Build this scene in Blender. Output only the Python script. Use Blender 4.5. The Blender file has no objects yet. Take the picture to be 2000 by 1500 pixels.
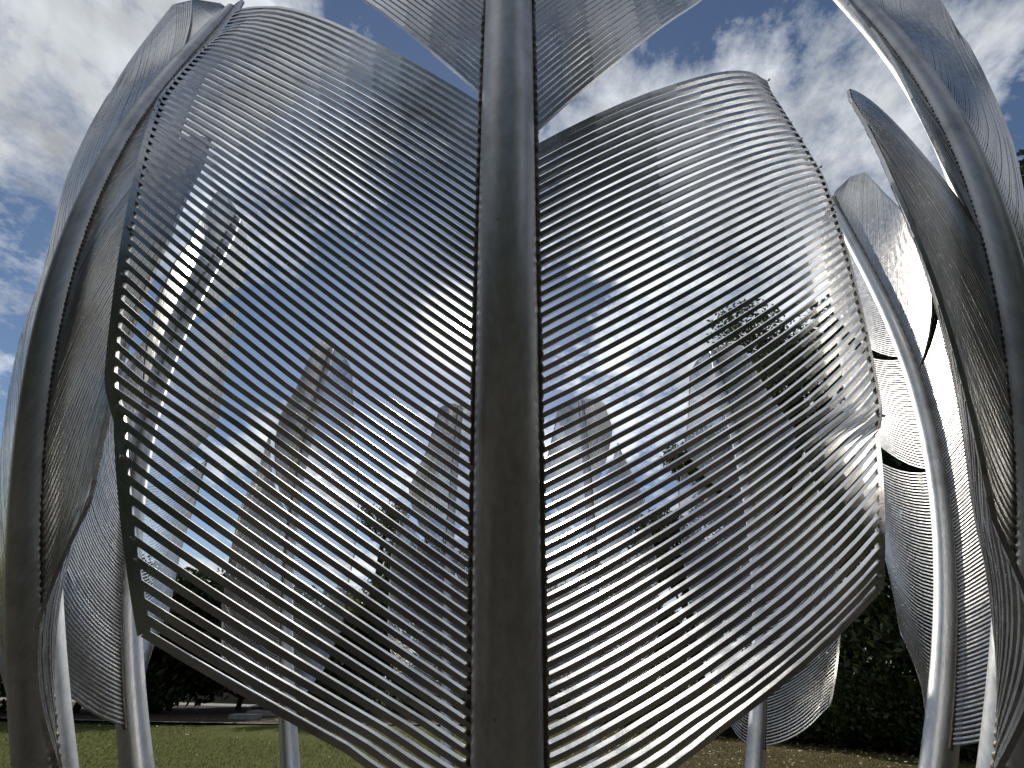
import bpy, math, random
import numpy as np
from mathutils import Matrix, Vector

random.seed(7); rng = np.random.default_rng(7)
S = bpy.context.scene
COL = S.collection
EYE = 1.5

# ------------------------------------------------------------------ camera
TILT, YAW, ROLL, CAMX, CAMY, FPX = 0.62996, -0.01991, -0.02655, -0.06495, 3.65926, 801.127
_c, _s = math.cos(YAW), math.sin(YAW); _ct, _st = math.cos(TILT), math.sin(TILT)
Fv = Vector((_ct*_s, _ct*_c, _st)); V0 = Vector((-_st*_s, -_st*_c, _ct)); R0 = Vector((_c, -_s, 0))
Rv = math.cos(ROLL)*R0 - math.sin(ROLL)*V0; Uv = math.sin(ROLL)*R0 + math.cos(ROLL)*V0
cam_d = bpy.data.cameras.new('camera'); cam = bpy.data.objects.new('camera', cam_d); COL.objects.link(cam)
cam_d.sensor_width = 36; cam_d.lens = FPX/2000*36; cam_d.clip_start = 0.02; cam_d.clip_end = 3000
m = Matrix.Identity(4)
for i in range(3):
    m[i][0] = Rv[i]; m[i][1] = Uv[i]; m[i][2] = -Fv[i]
m[0][3], m[1][3], m[2][3] = CAMX, -CAMY, EYE
cam.matrix_world = m; S.camera = cam

def ray(px, py):                      # direction of a picture point, for laying out the far ground and trees
    u = (px-1000)/FPX; w = (750-py)/FPX
    return (Rv*u + Uv*w + Fv)

# ------------------------------------------------------------------ light and sky
_sv = ray(904, 640).normalized()                             # the sun stands just left of the front tube
SUN_EL, SUN_AZ = math.asin(_sv.z), math.atan2(_sv.x, _sv.y)     # azimuth from +Y towards +X
SUN = Vector((math.sin(SUN_AZ)*math.cos(SUN_EL), math.cos(SUN_AZ)*math.cos(SUN_EL), math.sin(SUN_EL)))
sd = bpy.data.lights.new('sun', 'SUN'); sd.energy = 3.1; sd.angle = math.radians(0.6); sd.color = (1, .95, .86)
so = bpy.data.objects.new('sun', sd); COL.objects.link(so)
so.rotation_euler = SUN.to_track_quat('Z', 'Y').to_euler(); so.location = (0, 0, 30)

W = bpy.data.worlds.new('World'); S.world = W; W.use_nodes = True
nt = W.node_tree; nt.nodes.clear(); N = nt.nodes; L = nt.links
def wn(t, **k):
    n = N.new(t)
    for a, b in k.items(): setattr(n, a, b)
    return n
def wmath(op, a, b=None, c=None, clamp=False):
    n = N.new('ShaderNodeMath'); n.operation = op; n.use_clamp = clamp
    for i, x in enumerate((a, b, c)):
        if x is None: continue
        if isinstance(x, (int, float)): n.inputs[i].default_value = x
        else: L.new(x, n.inputs[i])
    return n.outputs[0]
sky = wn('ShaderNodeTexSky', sky_type='NISHITA'); sky.sun_disc = False
sky.sun_elevation = SUN_EL; sky.sun_rotation = SUN_AZ; sky.air_density = 1.0; sky.dust_density = 0.3; sky.ozone_density = 2.5
tc = wn('ShaderNodeTexCoord'); sep = wn('ShaderNodeSeparateXYZ'); L.new(tc.outputs['Generated'], sep.inputs[0])
zc_ = wmath('MAXIMUM', sep.outputs[2], 0.0); dz = wmath('ADD', zc_, 0.22)
comb = wn('ShaderNodeCombineXYZ')
L.new(wmath('DIVIDE', sep.outputs[0], dz), comb.inputs[0]); L.new(wmath('DIVIDE', sep.outputs[1], dz), comb.inputs[1])
CLOUD_OFF = (7.3, 2.2, 1.1)
mp = wn('ShaderNodeMapping'); mp.inputs['Location'].default_value = CLOUD_OFF; L.new(comb.outputs[0], mp.inputs[0])
def noise(scale, det, rough, dist, src=None):
    n = wn('ShaderNodeTexNoise'); n.inputs['Scale'].default_value = scale; n.inputs['Detail'].default_value = det
    n.inputs['Roughness'].default_value = rough; n.inputs['Distortion'].default_value = dist
    L.new(src or mp.outputs[0], n.inputs['Vector']); return n.outputs[0]
big = noise(1.5, 12, .62, .15); small = noise(7.5, 10, .7, .15); mott = noise(2.6, 6, .6, .2)
cov = wmath('ADD', wmath('MULTIPLY', big, .80), wmath('MULTIPLY', small, .20))
def ramp(src, *st):
    r = wn('ShaderNodeValToRGB'); e = r.color_ramp.elements
    while len(e) < len(st): e.new(.5)
    for el, (p, v) in zip(e, st):
        el.position = p; el.color = (v, v, v, 1) if isinstance(v, (int, float)) else (*v, 1)
    L.new(src, r.inputs[0]); return r.outputs[0]
mask = ramp(cov, (0.48, 0.0), (0.515, .45), (0.565, 1.0))
sunv = wn('ShaderNodeVectorMath', operation='DOT_PRODUCT'); L.new(tc.outputs['Generated'], sunv.inputs[0]); sunv.inputs[1].default_value = SUN
near = wmath('POWER', wmath('MAXIMUM', sunv.outputs['Value'], 0.0), 9.0)      # forward scattering round the sun
core = wmath('POWER', wmath('MAXIMUM', sunv.outputs['Value'], 0.0), 350.0)
disc = wmath('GREATER_THAN', sunv.outputs['Value'], math.cos(math.radians(1.2)))
halo = wmath('ADD', wmath('MULTIPLY', wmath('POWER', wmath('MAXIMUM', sunv.outputs['Value'], 0.0), 5000.0), 60.0), wmath('MULTIPLY', wmath('POWER', wmath('MAXIMUM', sunv.outputs['Value'], 0.0), 500.0), 60.0))
skyc = wn('ShaderNodeVectorMath', operation='SCALE'); L.new(sky.outputs[0], skyc.inputs[0]); skyc.inputs['Scale'].default_value = .85
body = ramp(mott, (0.34, 4.2), (0.60, 9.5))
cl = wmath('ADD', wmath('MULTIPLY', body, wmath('ADD', 1.0, wmath('MULTIPLY', near, 0.9))), wmath('MULTIPLY', core, 6.0))
clc = wn('ShaderNodeCombineXYZ')
L.new(wmath('MULTIPLY', cl, .93), clc.inputs[0]); L.new(wmath('MULTIPLY', cl, .98), clc.inputs[1]); L.new(wmath('MULTIPLY', cl, 1.04), clc.inputs[2])
mix = wn('ShaderNodeMix', data_type='VECTOR'); L.new(mask, mix.inputs[0]); L.new(skyc.outputs[0], mix.inputs[4]); L.new(clc.outputs[0], mix.inputs[5])
dsc = wn('ShaderNodeVectorMath', operation='MULTIPLY_ADD'); dc = wn('ShaderNodeCombineXYZ')
glow = wmath('ADD', disc, wmath('MULTIPLY', halo, 0.0011))
for i in range(3): L.new(glow, dc.inputs[i])
L.new(dc.outputs[0], dsc.inputs[0]); dsc.inputs[1].default_value = (900, 850, 760); L.new(mix.outputs[1], dsc.inputs[2])
bg = wn('ShaderNodeBackground'); bg.inputs[1].default_value = 0.085; L.new(dsc.outputs[0], bg.inputs[0])
wo = wn('ShaderNodeOutputWorld'); L.new(bg.outputs[0], wo.inputs[0])
W.cycles.sampling_method = 'MANUAL'; W.cycles.sample_map_resolution = 1024

vs = S.view_settings; vs.view_transform = 'Standard'; vs.look = 'None'; vs.gamma = 1; vs.exposure = 0.15; vs.use_curve_mapping = False
S.render.engine = 'CYCLES'
S.cycles.max_bounces = 8; S.cycles.sample_clamp_indirect = 6

# ------------------------------------------------------------------ helpers
def mat(name):
    m = bpy.data.materials.new(name); m.use_nodes = True
    return m, m.node_tree, m.node_tree.nodes['Principled BSDF']
def nn(t, typ, **k):
    n = t.nodes.new(typ)
    for a, b in k.items():
        if hasattr(n, a): setattr(n, a, b)
        else: n.inputs[a].default_value = b
    return n
def cramp(t, src, *st):
    r = t.nodes.new('ShaderNodeValToRGB'); e = r.color_ramp.elements
    while len(e) < len(st): e.new(.5)
    for el, (p, v) in zip(e, st):
        el.position = p; el.color = (v, v, v, 1) if isinstance(v, (int, float)) else (*v, 1)
    t.links.new(src, r.inputs[0]); return r.outputs[0]
def steel(name, base, rough, grain=(60, 60, 1.5), stain=.35, stain_col=(.16, .14, .11), bump=.15):
    m, t, b = mat(name); l = t.links
    tc = nn(t, 'ShaderNodeTexCoord'); mp = nn(t, 'ShaderNodeMapping'); mp.inputs['Scale'].default_value = grain
    l.new(tc.outputs['Object'], mp.inputs[0])
    n1 = nn(t, 'ShaderNodeTexNoise', Scale=1.0, Detail=5.0, Roughness=.6); l.new(mp.outputs[0], n1.inputs['Vector'])
    n2 = nn(t, 'ShaderNodeTexNoise', Scale=3.2, Detail=8.0, Roughness=.7); l.new(tc.outputs['Object'], n2.inputs['Vector'])
    n3 = nn(t, 'ShaderNodeTexNoise', Scale=55.0, Detail=3.0, Roughness=.6); l.new(tc.outputs['Object'], n3.inputs['Vector'])
    g = cramp(t, n1.outputs[0], (.25, tuple(x*.82 for x in base)), (.75, tuple(min(1, x*1.12) for x in base)))
    d = cramp(t, n2.outputs[0], (.50, 0.0), (.72, stain))
    mx = nn(t, 'ShaderNodeMix', data_type='RGBA'); l.new(d, mx.inputs[0]); l.new(g, mx.inputs[6]); mx.inputs[7].default_value = (*stain_col, 1)
    sp = cramp(t, n3.outputs[0], (.68, 0.0), (.76, .55))
    m2 = nn(t, 'ShaderNodeMix', data_type='RGBA'); l.new(sp, m2.inputs[0]); l.new(mx.outputs[2], m2.inputs[6]); m2.inputs[7].default_value = (.12, .10, .08, 1)
    l.new(m2.outputs[2], b.inputs['Base Color']); b.inputs['Metallic'].default_value = 1
    rr = nn(t, 'ShaderNodeMapRange'); rr.inputs[3].default_value = rough-.05; rr.inputs[4].default_value = rough+.11
    l.new(n1.outputs[0], rr.inputs[0]); l.new(rr.outputs[0], b.inputs['Roughness'])
    bp = nn(t, 'ShaderNodeBump'); bp.inputs['Strength'].default_value = bump; bp.inputs['Distance'].default_value = .002
    l.new(n1.outputs[0], bp.inputs['Height']); l.new(bp.outputs[0], b.inputs['Normal'])
    return m
M_TUBE = steel('brushed_steel_tube', (.62, .62, .61), .40, (70, 70, 2.0), .55)
M_ROD = steel('weathered_steel_bar', (.56, .555, .54), .22, (25, 25, 25), .30)
M_WELD = steel('weld_metal', (.17, .145, .12), .45, (90, 90, 90), .6, (.05, .04, .035), .8)

def mesh_obj(name, verts, faces, material, parent=None, smooth=False, base=None):
    me = bpy.data.meshes.new(name)
    v = np.asarray(verts, dtype=np.float32)
    if base is not None: v = v - np.asarray(base, dtype=np.float32)
    faces = np.asarray(faces, dtype=np.int32); k = faces.shape[1]
    me.vertices.add(len(v)); me.vertices.foreach_set('co', v.ravel())
    me.loops.add(faces.size); me.loops.foreach_set('vertex_index', faces.ravel())
    me.polygons.add(len(faces)); me.polygons.foreach_set('loop_start', np.arange(0, faces.size, k, dtype=np.int32))
    me.polygons.foreach_set('use_smooth', np.full(len(faces), bool(smooth)))
    me.update(calc_edges=True)
    me.materials.append(material)
    o = bpy.data.objects.new(name, me); COL.objects.link(o)
    if parent: o.parent = parent
    return o
def empty(name, loc, label, cat, group=None):
    o = bpy.data.objects.new(name, None); COL.objects.link(o); o.location = loc; o.empty_display_size = .3
    o['label'] = label; o['category'] = cat
    if group: o['group'] = group
    return o
def sweep(P, A, B, ha, hb, nsec=4, caps=True):
    """section swept along P (n,3); A,B unit side vectors; returns verts, quads"""
    n = len(P)
    if nsec == 4: ang = np.array([math.pi/4*(2*k+1) for k in range(4)]); ca, sa = np.cos(ang)*math.sqrt(2), np.sin(ang)*math.sqrt(2)
    else: ang = np.arange(nsec)*2*math.pi/nsec; ca, sa = np.cos(ang), np.sin(ang)
    ha = np.broadcast_to(np.asarray(ha, float), (n,)); hb = np.broadcast_to(np.asarray(hb, float), (n,))
    v = P[:, None, :] + A[:, None, :]*(ha[:, None]*ca[None])[..., None] + B[:, None, :]*(hb[:, None]*sa[None])[..., None]
    v = v.reshape(-1, 3); i = np.arange(n-1)[:, None]*nsec; k = np.arange(nsec)[None]; k2 = (k+1) % nsec
    f = np.stack([i+k, i+k2, i+nsec+k2, i+nsec+k], -1).reshape(-1, 4)
    if caps and nsec == 4:
        e = (n-1)*4; f = np.vstack([f, [[3, 2, 1, 0], [e, e+1, e+2, e+3]]])
    return v, f
def norm(a): return a/np.maximum(np.linalg.norm(a, axis=-1, keepdims=True), 1e-9)
def join(parts):
    V, F, o = [], [], 0
    for v, f in parts: V.append(v); F.append(f+o); o += len(v)
    return np.vstack(V), np.vstack(F)

# ------------------------------------------------------------------ ground and background
def ground_mat():
    m, t, b = mat('lawn_and_soil'); l = t.links
    tc = nn(t, 'ShaderNodeTexCoord')
    a = nn(t, 'ShaderNodeTexNoise', Scale=.35, Detail=6.0, Roughness=.6); l.new(tc.outputs['Object'], a.inputs['Vector'])
    f = nn(t, 'ShaderNodeTexNoise', Scale=9.0, Detail=8.0, Roughness=.75); l.new(tc.outputs['Object'], f.inputs['Vector'])
    g = cramp(t, f.outputs[0], (.3, (.050, .060, .012)), (.7, (.125, .135, .030)))
    d = cramp(t, f.outputs[0], (.3, (.045, .035, .014)), (.7, (.14, .105, .045)))
    sx = nn(t, 'ShaderNodeSeparateXYZ'); l.new(tc.outputs['Object'], sx.inputs[0])
    # the right side of the park is worn and littered: drier and browner
    w = nn(t, 'ShaderNodeMath', operation='MULTIPLY_ADD'); l.new(sx.outputs[0], w.inputs[0]); w.inputs[1].default_value = .10; w.inputs[2].default_value = .02
    w2 = nn(t, 'ShaderNodeMath', operation='ADD'); l.new(w.outputs[0], w2.inputs[0]); l.new(a.outputs[0], w2.inputs[1])
    k = cramp(t, w2.outputs[0], (.45, 0.0), (.85, .85))
    mx = nn(t, 'ShaderNodeMix', data_type='RGBA'); l.new(k, mx.inputs[0]); l.new(g, mx.inputs[6]); l.new(d, mx.inputs[7])
    l.new(mx.outputs[2], b.inputs['Base Color']); b.inputs['Roughness'].default_value = .95; b.inputs['Specular IOR Level'].default_value = .1
    bp = nn(t, 'ShaderNodeBump', Strength=.8, Distance=.06); l.new(f.outputs[0], bp.inputs['Height']); l.new(bp.outputs[0], b.inputs['Normal'])
    return m
def simple(name, c1, c2, scale, rough=.9, bump=.4, dist=.02, spec=.3):
    m, t, b = mat(name); l = t.links
    tc = nn(t, 'ShaderNodeTexCoord'); f = nn(t, 'ShaderNodeTexNoise', Scale=scale, Detail=7.0, Roughness=.65); l.new(tc.outputs['Object'], f.inputs['Vector'])
    l.new(cramp(t, f.outputs[0], (.32, c1), (.68, c2)), b.inputs['Base Color']); b.inputs['Roughness'].default_value = rough
    b.inputs['Specular IOR Level'].default_value = spec
    bp = nn(t, 'ShaderNodeBump', Strength=bump, Distance=dist); l.new(f.outputs[0], bp.inputs['Height']); l.new(bp.outputs[0], b.inputs['Normal'])
    return m
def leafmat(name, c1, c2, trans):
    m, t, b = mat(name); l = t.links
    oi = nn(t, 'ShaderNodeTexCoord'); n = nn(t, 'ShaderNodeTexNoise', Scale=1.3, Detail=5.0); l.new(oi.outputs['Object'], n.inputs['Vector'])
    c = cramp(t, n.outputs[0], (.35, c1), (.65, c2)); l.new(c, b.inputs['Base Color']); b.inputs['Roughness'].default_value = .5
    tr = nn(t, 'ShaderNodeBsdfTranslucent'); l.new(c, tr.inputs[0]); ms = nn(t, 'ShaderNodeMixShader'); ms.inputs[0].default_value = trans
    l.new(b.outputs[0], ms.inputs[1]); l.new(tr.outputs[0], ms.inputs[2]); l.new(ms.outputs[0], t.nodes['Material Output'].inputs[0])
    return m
def struct(o): o['kind'] = 'structure'; return o
G = 300
gx = np.concatenate([[-1500, -600, -250], np.linspace(-60, 60, 61), [250, 600, 1500]])
gy = np.concatenate([[-1500, -600, -150], np.linspace(-40, 60, 51), [150, 600, 1500]])
X, Y = np.meshgrid(gx, gy); Z = .05*np.sin(X*.35+1)*np.sin(Y*.29)*np.exp(-((X/80)**2+(Y/80)**2))-.03
gv = np.stack([X, Y, Z], -1).reshape(-1, 3); nxg = len(gx); idx = np.arange(len(gv)).reshape(len(gy), nxg)
gf = np.stack([idx[:-1, :-1], idx[:-1, 1:], idx[1:, 1:], idx[1:, :-1]], -1).reshape(-1, 4)
struct(mesh_obj('ground', gv, gf, ground_mat(), smooth=True))

ang_ = np.linspace(0, 2*math.pi, 97)[:-1]; rr_ = 14.6+.12*np.sin(ang_*5)
pv = np.vstack([[[0, -8, .03]], np.stack([np.cos(ang_)*rr_, np.sin(ang_)*rr_-8, 0*ang_+.03], 1)])
pf = [[0, 1+k, 1+(k+1) % 96] for k in range(96)]
def boxv(x0, x1, y0, y1, z0, z1, ang=0, c=(0, 0)):
    v = np.array([[x, y, z] for z in (z0, z1) for x, y in ((x0, y0), (x1, y0), (x1, y1), (x0, y1))], float)
    ca, sa = math.cos(ang), math.sin(ang); q = v.copy()
    q[:, 0] = c[0]+v[:, 0]*ca-v[:, 1]*sa; q[:, 1] = c[1]+v[:, 0]*sa+v[:, 1]*ca
    return q, np.array([[3, 2, 1, 0], [4, 5, 6, 7], [0, 1, 5, 4], [1, 2, 6, 5], [2, 3, 7, 6], [3, 0, 4, 7]])
def on_ground(px, py, z=0):
    d = ray(px, py); k = (z-EYE)/d.z; return Vector((CAMX+d.x*k, -CAMY+d.y*k, z))

M_SOIL = simple('leaf_litter_soil', (.035, .024, .014), (.085, .055, .03), 6, .95, .9, .08)
M_PATH = simple('grey_path', (.20, .195, .185), (.32, .31, .29), 3, .85, .3)
M_KERB = simple('kerb_stone', (.24, .235, .22), (.36, .35, .33), 5, .8, .4)
M_WALL = simple('rendered_wall', (.16, .135, .10), (.26, .22, .17), 1.4, .9, .3)
M_BARK = simple('bark', (.035, .027, .019), (.09, .07, .05), 7, .95, 1.0, .05)
struct(mesh_obj('gravel_circle', pv, pf, simple('dark_gravel', (.035, .031, .025), (.085, .075, .06), 40, .9, .8, .02)))
# litter bed under the left trees, path behind it, kerb in front
def strip(name, pts0, pts1, z, material):
    v = [(*p[:2], z) for p in pts0]+[(*p[:2], z) for p in pts1]; n = len(pts0)
    f = [[i, i+1, n+i+1, n+i] for i in range(n-1)]
    return struct(mesh_obj(name, v, f, material))
nearp = [(-60, 15.0), (-30, 15.6), (-14, 16.2), (-8, 17.0), (-3, 18.8), (0, 20.5)]
farp = [(-60, 27.0), (-30, 27.0), (-14, 27.0), (-8, 27.0), (-3, 27.0), (2, 27.0)]
strip('flower_bed', nearp, farp, .035, M_SOIL)
strip('path', [(-60, 27), (-8, 27), (6, 27), (40, 31)], [(-60, 29.5), (-8, 29.5), (6, 30), (40, 34)], .045, M_PATH)
strip('kerb', [(p[0], p[1]-.16) for p in nearp], nearp, .05, M_KERB)

# far wall with buttress strips, behind the left trees
wl = empty('boundary_wall', (-22, 31, 0), 'long low brown rendered boundary wall in shade under the trees', 'wall')
v, f = boxv(-30, 12, 0, .3, 0, 1.25); mesh_obj('wall_face', v, f, M_WALL, wl)
v, f = boxv(-30, 12, -.05, .35, 1.25, 1.33); mesh_obj('coping', v, f, M_KERB, wl)

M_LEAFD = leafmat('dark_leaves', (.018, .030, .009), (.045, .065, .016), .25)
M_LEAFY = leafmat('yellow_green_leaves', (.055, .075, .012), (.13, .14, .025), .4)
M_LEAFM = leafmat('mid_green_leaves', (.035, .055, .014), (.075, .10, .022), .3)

def leaves(C, size, n):
    """n small leaf faces around centres C (n,3)"""
    u = norm(rng.normal(size=(n, 3))); w = norm(np.cross(u, rng.normal(size=(n, 3))))
    s = size*(.6+.8*rng.random(n))[:, None]
    q = np.stack([C-u*s, C+w*s*.45-u*s*.1, C+u*s, C-w*s*.45-u*s*.1], 1).reshape(-1, 3)
    return q, np.arange(4*n).reshape(-1, 4)
def limb(p0, p1, r0, r1, n=7, wob=.12, sec=7):
    p0 = np.asarray(p0, float); p1 = np.asarray(p1, float); t = np.linspace(0, 1, n)[:, None]
    P = p0+(p1-p0)*t; ln = np.linalg.norm(p1-p0); P[1:-1] += rng.normal(size=(n-2, 3))*wob*ln*.25
    T = norm(np.gradient(P, axis=0)); ref = np.array([0, 0, 1.]) if abs(T[0, 2]) < .8 else np.array([1., 0, 0])
    A = norm(np.cross(T, ref)); B = np.cross(T, A); r = r0+(r1-r0)*t[:, 0]
    return sweep(P, A, B, r, r, sec)
def tree(loc, h, cr, label, material, n=9000, leaf=.11, base=.25, clumps=26, group='trees beyond the sculpture', kind='tree', lean=0):
    t = empty(kind, loc, label, 'tree', group)
    top = np.array([lean, 0, h*.78]); parts = [limb((0, 0, -.2), top, .045*h*.55, .012*h, 9, .06, 9)]
    cs = []; rs = []
    for k in range(clumps):
        a = rng.random()*2*math.pi; zf = base+(1-base)*rng.random()**.8; rad = cr*math.sqrt(max(.05, 1-((zf-base-.30)/(1.0-base))**2))*(.35+.65*rng.random())
        c = np.array([lean*zf+math.cos(a)*rad, math.sin(a)*rad, h*(zf*.92)]); cs.append(c); rs.append(cr*(.22+.2*rng.random()))
        st = np.array([lean*zf*.5, 0, max(h*base*.6, c[2]-rad*.8)]); parts.append(limb(st, c, .012*h*.7, .004*h, 5, .15, 5))
    vv, ff = join(parts); mesh_obj('trunk', vv, ff, M_BARK, t, smooth=True)
    cs = np.array(cs); rs = np.array(rs); pr = rs**2/np.sum(rs**2); ki = rng.choice(len(cs), n, p=pr)
    d = norm(rng.normal(size=(n, 3)))*(rng.random(n)**.45)[:, None]; d[:, 2] *= .75
    C = cs[ki]+d*rs[ki][:, None]*1.15+rng.normal(size=(n, 3))*.08
    vv, ff = leaves(C, leaf, n); mesh_obj('crown', vv, ff, material, t)
    return t
def at(az_px, dist):                 # ground point in the direction of a column of the picture
    d = ray(az_px, 1380); k = dist/math.hypot(d.x, d.y); return (CAMX+d.x*k, -CAMY+d.y*k, 0)
def az(deg, dist): a = math.radians(deg); return (CAMX+math.sin(a)*dist, -CAMY+math.cos(a)*dist, 0)
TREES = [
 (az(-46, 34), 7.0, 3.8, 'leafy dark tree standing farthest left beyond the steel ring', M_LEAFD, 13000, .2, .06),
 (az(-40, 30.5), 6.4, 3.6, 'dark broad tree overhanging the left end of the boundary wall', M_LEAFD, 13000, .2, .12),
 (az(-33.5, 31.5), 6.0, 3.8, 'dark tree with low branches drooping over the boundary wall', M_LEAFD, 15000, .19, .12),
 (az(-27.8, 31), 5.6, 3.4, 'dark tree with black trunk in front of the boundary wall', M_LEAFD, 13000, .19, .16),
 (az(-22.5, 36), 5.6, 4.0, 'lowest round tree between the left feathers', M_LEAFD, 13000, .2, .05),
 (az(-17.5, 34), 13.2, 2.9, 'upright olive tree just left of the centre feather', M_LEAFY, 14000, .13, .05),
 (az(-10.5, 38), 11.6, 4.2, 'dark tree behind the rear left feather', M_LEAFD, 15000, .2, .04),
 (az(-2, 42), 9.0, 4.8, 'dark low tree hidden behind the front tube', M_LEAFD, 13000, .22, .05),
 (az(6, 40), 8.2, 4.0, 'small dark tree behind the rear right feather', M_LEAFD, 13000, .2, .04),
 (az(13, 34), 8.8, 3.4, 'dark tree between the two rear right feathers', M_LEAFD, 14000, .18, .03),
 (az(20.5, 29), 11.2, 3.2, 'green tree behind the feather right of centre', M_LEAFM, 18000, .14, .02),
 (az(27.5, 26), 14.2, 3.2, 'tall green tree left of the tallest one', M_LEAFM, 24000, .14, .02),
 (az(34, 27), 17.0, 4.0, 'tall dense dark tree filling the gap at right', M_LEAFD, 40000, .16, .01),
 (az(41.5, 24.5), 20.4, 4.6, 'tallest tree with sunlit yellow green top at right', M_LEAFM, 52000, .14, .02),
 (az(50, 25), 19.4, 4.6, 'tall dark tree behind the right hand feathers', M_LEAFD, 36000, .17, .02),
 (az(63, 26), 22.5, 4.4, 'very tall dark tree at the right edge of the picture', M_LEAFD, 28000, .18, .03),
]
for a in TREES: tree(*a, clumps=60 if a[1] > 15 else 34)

def bush(loc, w, h, label, n=5000, leaf=.08, material=M_LEAFM, group='bushes beneath the right hand trees'):
    t = empty('bush', loc, label, 'bush', group)
    parts = [limb((0, 0, 0), (rng.normal()*w*.3, rng.normal()*w*.3, h*.7), .03, .01, 5, .2, 5) for _ in range(7)]
    vv, ff = join(parts); mesh_obj('stem', vv, ff, M_BARK, t, smooth=True)
    a = rng.random((n, 3))*2-1; d = norm(rng.normal(size=(n, 3)))*(rng.random(n)**.4)[:, None]
    C = d*np.array([w, w*.7, h*.55])+np.array([0, 0, h*.5]); C[:, 2] += .15*np.sin(C[:, 0]*5)*np.cos(C[:, 1]*4); C[:, 2] = np.abs(C[:, 2])+.03
    vv, ff = leaves(C, leaf, n); mesh_obj('foliage', vv, ff, material, t)
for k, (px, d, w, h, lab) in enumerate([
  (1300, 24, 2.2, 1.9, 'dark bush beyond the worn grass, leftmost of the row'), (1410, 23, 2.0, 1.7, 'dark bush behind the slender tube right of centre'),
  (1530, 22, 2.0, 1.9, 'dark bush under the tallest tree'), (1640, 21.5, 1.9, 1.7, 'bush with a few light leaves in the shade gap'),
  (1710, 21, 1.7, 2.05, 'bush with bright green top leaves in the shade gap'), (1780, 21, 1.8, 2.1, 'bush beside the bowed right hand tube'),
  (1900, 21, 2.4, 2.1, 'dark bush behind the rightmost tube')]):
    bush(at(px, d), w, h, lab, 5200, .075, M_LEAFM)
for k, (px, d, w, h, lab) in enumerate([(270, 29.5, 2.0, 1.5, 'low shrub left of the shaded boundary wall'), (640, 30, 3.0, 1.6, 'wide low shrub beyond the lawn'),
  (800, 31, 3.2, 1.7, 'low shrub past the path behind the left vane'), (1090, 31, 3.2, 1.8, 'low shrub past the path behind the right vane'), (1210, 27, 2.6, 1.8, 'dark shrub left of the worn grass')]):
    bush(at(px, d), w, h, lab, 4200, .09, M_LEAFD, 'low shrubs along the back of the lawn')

# stakes leaning on the wall
M_STAKE = simple('pale_wood', (.25, .22, .17), (.4, .36, .28), 8)
for k, (x, lab) in enumerate([(-15.4, 'thin leaning stake against the boundary wall, leftmost'), (-13.9, 'palest leaning stake in front of the boundary wall'), (-11.6, 'thin leaning stake right of the dark trunk by the wall')]):
    vv, ff = limb((x, 29.6, 0), (x+.55, 30.9, 1.6), .022, .018, 5, .01, 6)
    o = mesh_obj('leaning_stake', vv-np.array([x, 29.6, 0]), ff, M_STAKE, smooth=True); o.location = (x, 29.6, 0)
    o['label'] = lab; o['category'] = 'stake'; o['group'] = 'stakes leaning by the wall'
# pale stone slabs lying along the path
for k, (px, py, w, lab) in enumerate([(478, 1398, 1.1, 'flat pale stone slab at the end of the shaded bed'), (515, 1391, 1.4, 'white edged stone slab beside the left rear tube'), (640, 1389, 1.0, 'small pale slab lying right of the left rear tube')]):
    p = on_ground(px, py+8); vv, ff = boxv(-w/2, w/2, -.35, .35, 0, .16, .12*k)
    o = mesh_obj('stone_slab', vv, ff, M_KERB); o.location = (p.x, p.y, 0.03); o['label'] = lab; o['category'] = 'slab'; o['group'] = 'pale slabs by the path'

# grass and fallen leaves on the part of the lawn in view
n = 90000
gp = np.stack([rng.uniform(-16, 16, n), rng.uniform(5, 19, n), np.zeros(n)], 1)
gp = gp[(gp[:, 0] > 0) | (gp[:, 1] < 16)]
n = len(gp); a = rng.random(n)*math.pi*2; hgt = .03+.035*rng.random(n); wd = np.stack([np.cos(a), np.sin(a), 0*a], 1)*.006
tip = gp+np.stack([rng.normal(size=n)*.015, rng.normal(size=n)*.015, hgt*.8], 1)
gvv = np.stack([gp-wd, gp+wd, tip], 1).reshape(-1, 3)
gvv[:, 2] += -.022
o = mesh_obj('grass', gvv, np.arange(3*n).reshape(-1, 3), simple('grass_blades', (.070, .085, .018), (.15, .165, .045), 1.2, .7)); o['kind'] = 'stuff'; o['label'] = 'short green lawn grass around the steel feathers'
n = 15000
lp = np.stack([rng.uniform(-18, 22, n), rng.uniform(6, 26, n), np.zeros(n)], 1)
keep = rng.random(n) < np.clip(.10+.9*(lp[:, 0]+1)/8, .07, 1); lp = lp[keep]; lp[:, 2] = .03; n = len(lp)
vv, ff = leaves(lp, .042, n); vv[:, 2] = .03+(vv[:, 2]-.03)*.5+.012
o = mesh_obj('fallen_leaves', vv, ff, simple('dry_leaves', (.24, .16, .05), (.68, .58, .34), 30, .6)); o['kind'] = 'stuff'; o['label'] = 'dry fallen leaves scattered over the grass'
# unseen leaf mass added behind the viewer to darken what the steel mirrors
n = 60000; a = rng.uniform(math.pi*1.02, math.pi*1.98, n); r = rng.uniform(19, 30, n); z = rng.random(n)**.8*(13+3*np.sin(a*9)+2*np.sin(a*23))
vv, ff = leaves(np.stack([np.cos(a)*r, np.sin(a)*r, z], 1), .38, n)
o = mesh_obj('reflection_wood', vv, ff, M_LEAFD); o['kind'] = 'stuff'; o['label'] = 'unseen mass of dark leaves added behind the viewer for reflections'

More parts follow.
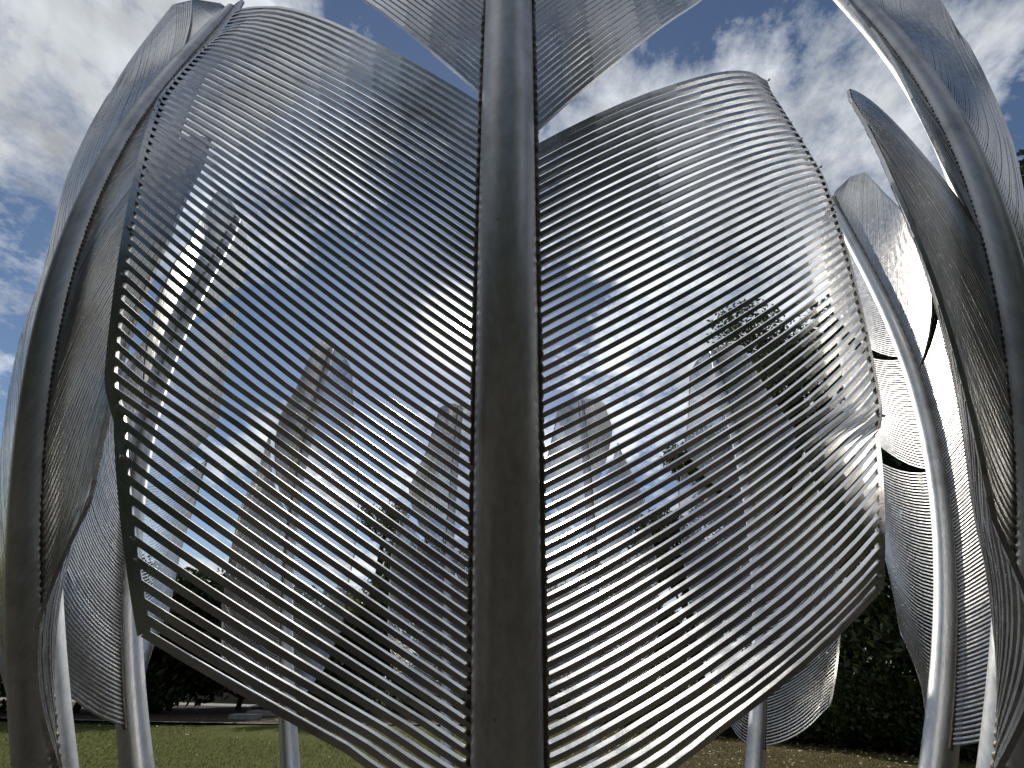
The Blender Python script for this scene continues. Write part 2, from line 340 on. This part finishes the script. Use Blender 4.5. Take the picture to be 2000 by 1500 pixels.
# ------------------------------------------------------------------ the steel feathers
TH = [0, 40, 80, 120, 160, -160, -120, -80, -40]
PH, ZT, R_0, R_1, SC = -0.02616, 4.8095, .0773, .0582, 2.6
PROF = [0.57504, -0.20593, -0.02866, 0.02454]
EX = [[-.0038, .0364, -.0061], [-.0275, -.0569, -.0124], [-.0226, -.0227, -.0294], [-.0007, -.0142, .0061], [.011, -.153, .014],
      [.0119, .1383, .0027], [.0212, .1152, .0196], [.0437, -.046, -.005], [-.0332, -.0208, -.0173]]
ZC, ZB, PW = -0.0628, -0.2236, 1.9
KX = [0, .12, .3, .5, .7, .85, .95, .985, 1.0]; XW = [0.536, 0.833, 0.976, 0.931, 0.661, 0.528, 0.451, 0.30, 0.05]
YR = [-0.887, -0.082, 0.196, 0.199, -0.022]
HS = {0: [0.399, 1.057, 1.094, 0.965], 40: [0.468, 1.986, 1.79, 1.174], 99: [0.37, 0.686, 0.915, 1.104]}
CS = {0: [-0.466, -0.117, 0.024, 0.081], 40: [-0.95, -0.82, -0.469, -0.028], 99: [-0.841, -0.619, -0.324, 0.007]}
TW = [0.017, -0.385, 0.152, 0.06, -0.008, 0.16, 0.141, -0.035, 0.337]
DZ = [-0.033, 0.0, -0.012, -0.176, 0.0, 0.0, 0.0, -0.033, -0.055]
VV = [[-0.105, 0.025, 0.328, -0.098, 0.56], [0.471, 0.245, -0.0, 0.333, -0.166], [-0.361, -0.345, -0.356, -0.103, -0.175], [0.768, 0.131, -0.673, -0.204, -0.2], [-0.12, -0.067, -0.146, 0.024, -0.051], [-0.137, -0.2, -0.095, -0.032, -0.018], [0.116, 0.185, -0.215, 0.009, 0.057], [0.0, -0.003, 0.094, 0.0, 0.026], [0.004, 0.014, 0.032, -0.086, 0.022], [0.0, 0.047, 0.167, 0.011, 0.059], [0.0, 0.047, 0.167, 0.011, 0.059], [-0.02, 0.054, -0.012, -0.047, -0.03], [0.173, 0.021, 0.212, 0.043, 0.044], [0.015, 0.211, 0.255, -0.024, -0.058], [0.002, -0.122, 0.004, -0.026, 0.04], [-0.064, 0.252, -0.097, -0.043, -0.043], [0.493, -0.064, -0.632, -0.384, -0.253], [-0.107, -0.13, -0.008, -0.11, -0.124]]
def rho(z):
    a, b, c, d = PROF; z = z/SC; return SC*(1+a*z+b*z*z+c*z**3+d*z**4)
def spine(i, z):
    dth, dr, le = EX[i]; a = math.radians(TH[i])+PH+dth; r = rho(z)+dr
    return np.stack([r*math.sin(a)+le*z*math.cos(a), -r*math.cos(a)+le*z*math.sin(a), z+0*r], -1)
def frame(i, z, tw=0):
    e = 1e-3; T = norm(spine(i, z+e)-spine(i, z-e)); a = math.radians(TH[i])+PH+EX[i][0]+tw
    Lv = np.broadcast_to(np.array([math.cos(a), math.sin(a), 0.]), T.shape); Nn = norm(np.cross(T, Lv)); inw = np.array([-math.sin(a), math.cos(a), 0.])
    return T, Lv, Nn*np.sign(Nn@inw)[..., None]
def radius(z): return R_0+(R_1-R_0)*np.clip((z+1.5)/(ZT+1.5), 0, 1)
def surface(i, side, zeta, t, zend, xt=0., xs=1.):
    v = VV[i*2+(side > 0)]; fr = np.clip((zeta-ZC)/(ZT-ZC), 0, 1); fe = np.clip((zend-ZC)/(ZT-ZC), 0, 1)
    w = np.clip((fe-.75)/.2, 0, 1); w = w*w*(3-2*w)
    Xw = (1-w)*np.interp(fr, KX, XW)+w*np.interp(fe, KX, XW); Xw = Xw*(1+np.interp(fr, [0, 1], v[3:5]))*xs
    Yw = (np.interp((zeta+1)/(ZT+1), np.linspace(0, 1, 5), YR)+np.interp((zeta+1)/(ZT+1), [0, .5, 1], v[:3]))*Xw
    T, Lv, Nn = frame(i, zeta, TW[i]+xt)
    return spine(i, zeta)+Lv*(side*Xw*t)[:, None]+Nn*(Yw*np.maximum(t, 1e-4)**PW)[:, None]
NOTCH = {  # heights at which each vane is split, lower vane / upper vane
 (0, 1): [1.064], (0, -1): [1.19], (1, -1): [1.48, 2.4], (1, 1): [1.36], (8, 1): [1.46, 3.3], (8, -1): [1.39],
 (2, 1): [1.36, 2.4], (2, -1): [2.2], (7, -1): [1.2, 2.9], (7, 1): [1.8], (3, -1): [1.5], (3, 1): [2.0], (6, 1): [1.7], (6, -1): [2.2],
 (4, -1): [1.3, 2.7], (4, 1): [1.9], (5, -1): [2.0], (5, 1): [1.5]}
SEG = {(8, 1, 1): (.30, .05, .58), (8, 1, 2): (.35, 0, .60), (1, -1, 1): (.35, 0, .32), (1, -1, 2): (.42, 0, .48),
       (8, -1, 1): (.8, .12, 1.), (1, 1, 1): (.8, -.12, 1.), (8, -1, 0): (1.22, 0, 1), (1, 1, 0): (1.22, 0, 1)}   # plates of the two nearest feathers: rise, turn, width
TIP = {(8, 1): 2.35, (1, -1): 2.1}
PITCH = 0.0250
BAR = .0062
LABELS = {0: 'front steel feather filling the middle of the picture', 1: 'steel feather whose dark vane curls in at the right edge', 2: 'steel feather with a bright bowed tube right of the front feather',
 3: 'steel feather standing before the dark trees right of centre', 4: 'rear steel feather just right of the front tube', 5: 'rear steel feather just left of the front tube, half hidden',
 6: 'rear steel feather with a dark left vane, left of centre', 7: 'steel feather whose sunlit tip glints behind the left vane', 8: 'steel feather whose tube bows along the left edge'}
def zgrid_by_arc(i, z0, z1, step):
    z = np.linspace(z0, z1, 600); P = spine(i, z); s = np.concatenate([[0], np.cumsum(np.linalg.norm(np.diff(P, axis=0), axis=1))])
    return np.interp(np.arange(0, s[-1], step), s, z)
for i, th in enumerate(TH):
    base = spine(i, np.array([-EYE]))[0]+np.array([0, 0, EYE]); off = np.array([0, 0, EYE])
    root = empty('steel_feather', base, LABELS[i], 'sculpture', 'tall steel feathers standing in a ring')
    z = np.linspace(-EYE-.05, ZT-.02, 110); T, Lv, Nn = frame(i, z); P = spine(i, z)+off
    r = radius(z)*np.where(z > ZT-.5, 1-.45*np.clip((z-(ZT-.5))/.5, 0, 1), 1)
    v, f = sweep(P, Lv, Nn, r, r, 40); mesh_obj('quill', v, f, M_TUBE, root, True, base)
    # a base collar on the ground
    v, f = boxv(-.2, .2, -.2, .2, 0, .02); mesh_obj('base_plate', v, f, M_TUBE, root)
    gk = abs(th) if abs(th) in (0, 40) else 99; zb = ZB+DZ[i]; zz = zgrid_by_arc(i, zb, ZT-.04, PITCH); npts = 14 if i in (0, 1, 8) else 9
    for side in (-1, 1):
        notches = [n for n in NOTCH[(i, side)]]
        edges = [ZB-1]+notches+[99]; rest = []; ends = {}
        for k, z0 in enumerate(zz):
            sg = max(j for j in range(len(edges)-1) if z0 >= edges[j])
            h = np.interp((z0+.2)/(ZT+.2), [0, .33, .66, 1], HS[gk]); c = np.interp((z0+.2)/(ZT+.2), [0, .33, .66, 1], CS[gk])
            hf, xt, xs = SEG.get((i, side, sg), (1, 0, 1)); h *= hf
            if (i, side) in TIP and sg == 0 and z0+h > .9:
                zt_ = TIP[(i, side)]; h = .9+(zt_-.9)*(1-math.exp(-(z0+h-.9)/(zt_-.9)))-z0; h = max(h, .25)
                w_ = min(1, max(0, (z0-.3)/1.0)); c = c*(1-w_)+2.3*w_
            if sg > 0:
                h += (.12 if (i, side) in TIP else .62 if (i, side) == (0, 1) else .42 if i == 0 else .34)*max(0, 1-(z0-edges[sg])/1.2)
            room = (ZT-z0); h = min(h, room*.93) if room > .3 else room*.93
            if h > room*.93-1e-6 or room < 1.4: h = room*(1-math.exp(-h/room*1.6)) if room > 0 else 0
            ze = z0+h
            vv_ = VV[i*2+(side > 0)]; fz = float(np.clip((z0-ZC)/(ZT-ZC), 0, 1))
            t0 = (float(radius(np.array(z0)))-.006)/max(.12, float(np.interp(fz, KX, XW))*(1+float(np.interp(fz, [0, 1], vv_[3:5])))*xs)
            t = np.linspace(min(t0, .8), 1, npts); zt = z0+h*(t+c*t*(1-t))
            P = surface(i, side, zt, t, np.full_like(zt, ze), xt, xs)
            d = 2e-3; P2 = surface(i, side, zt+d, t, np.full_like(zt, ze+d), xt, xs); T = norm(np.gradient(P, axis=0)); U = norm(P2-P)
            Nn = norm(np.cross(T, U)); U = np.cross(Nn, T)
            jit = rng.normal()*.0006
            sh = BAR*(1+rng.normal()*.03)
            v, f = sweep(P+off+Nn*jit, U, Nn, sh*(.86 if abs(th) < 60 else .70 if abs(th) < 100 else .56), sh*(1 if abs(th) < 100 else .75), 4)
            ends.setdefault(sg, []).append((P[-1], Nn[-1], T[-1]))
            if k < 150: mesh_obj('rod', v, f, M_ROD, root, False, base)
            else: rest.append((v, f))
        if rest:
            v, f = join(rest); o = mesh_obj('rod', v, f, M_ROD, root, False, base); o['kind'] = 'stuff'
        for sg, e in ends.items():
            if len(e) < 3: continue
            P = np.array([q[0] for q in e])+off; Nn = norm(np.array([q[1] for q in e])); T = norm(np.gradient(P, axis=0)); A = norm(np.cross(Nn, T))
            v, f = sweep(P, A, Nn, .0085, .0050, 4); mesh_obj('edge_bar', v, f, M_ROD, root, False, base)
        if i == 0:             # weld drops where the rods meet the edge bar
            blobs = []
            for e in ends.values():
                for p, q, u in e:
                    a_ = norm(np.cross(q, u)); r_ = .0042*(.5+.8*rng.random()); c_ = p+off-u*.009+q*.006*rng.normal()
                    oc = np.array([c_+u*r_*1.5, c_+a_*r_, c_-u*r_*1.2, c_-a_*r_, c_+q*r_*1.3, c_-q*r_*1.3])
                    blobs.append((oc[[0, 1, 4, 4, 1, 2, 4, 4, 2, 3, 4, 4, 3, 0, 4, 4, 1, 0, 5, 5, 2, 1, 5, 5, 3, 2, 5, 5, 0, 3, 5, 5]], np.arange(32).reshape(8, 4)))
            V_, F_ = join(blobs); o = mesh_obj('weld_drop', V_, F_[:, :3], M_ROD, root, False, base); o['kind'] = 'stuff'
        # weld seam where the rods meet the tube
        zs = zgrid_by_arc(i, zb-.01, ZT-.05, .009 if i in (0, 1, 8) else .03); T, Lv, Nn = frame(i, zs); Tt, Lt, Nt = frame(i, zs, TW[i])
        rr = radius(zs); P = spine(i, zs)+off+Lt*(side*(rr+.001))[:, None]
        br = .0075*(1+.35*rng.random(len(zs))+.25*np.sin(np.arange(len(zs))*1.9)); v, f = sweep(P, Lv, Nn, br, br*1.3, 6)
        mesh_obj('weld_seam', v, f, M_WELD, root, True, base)
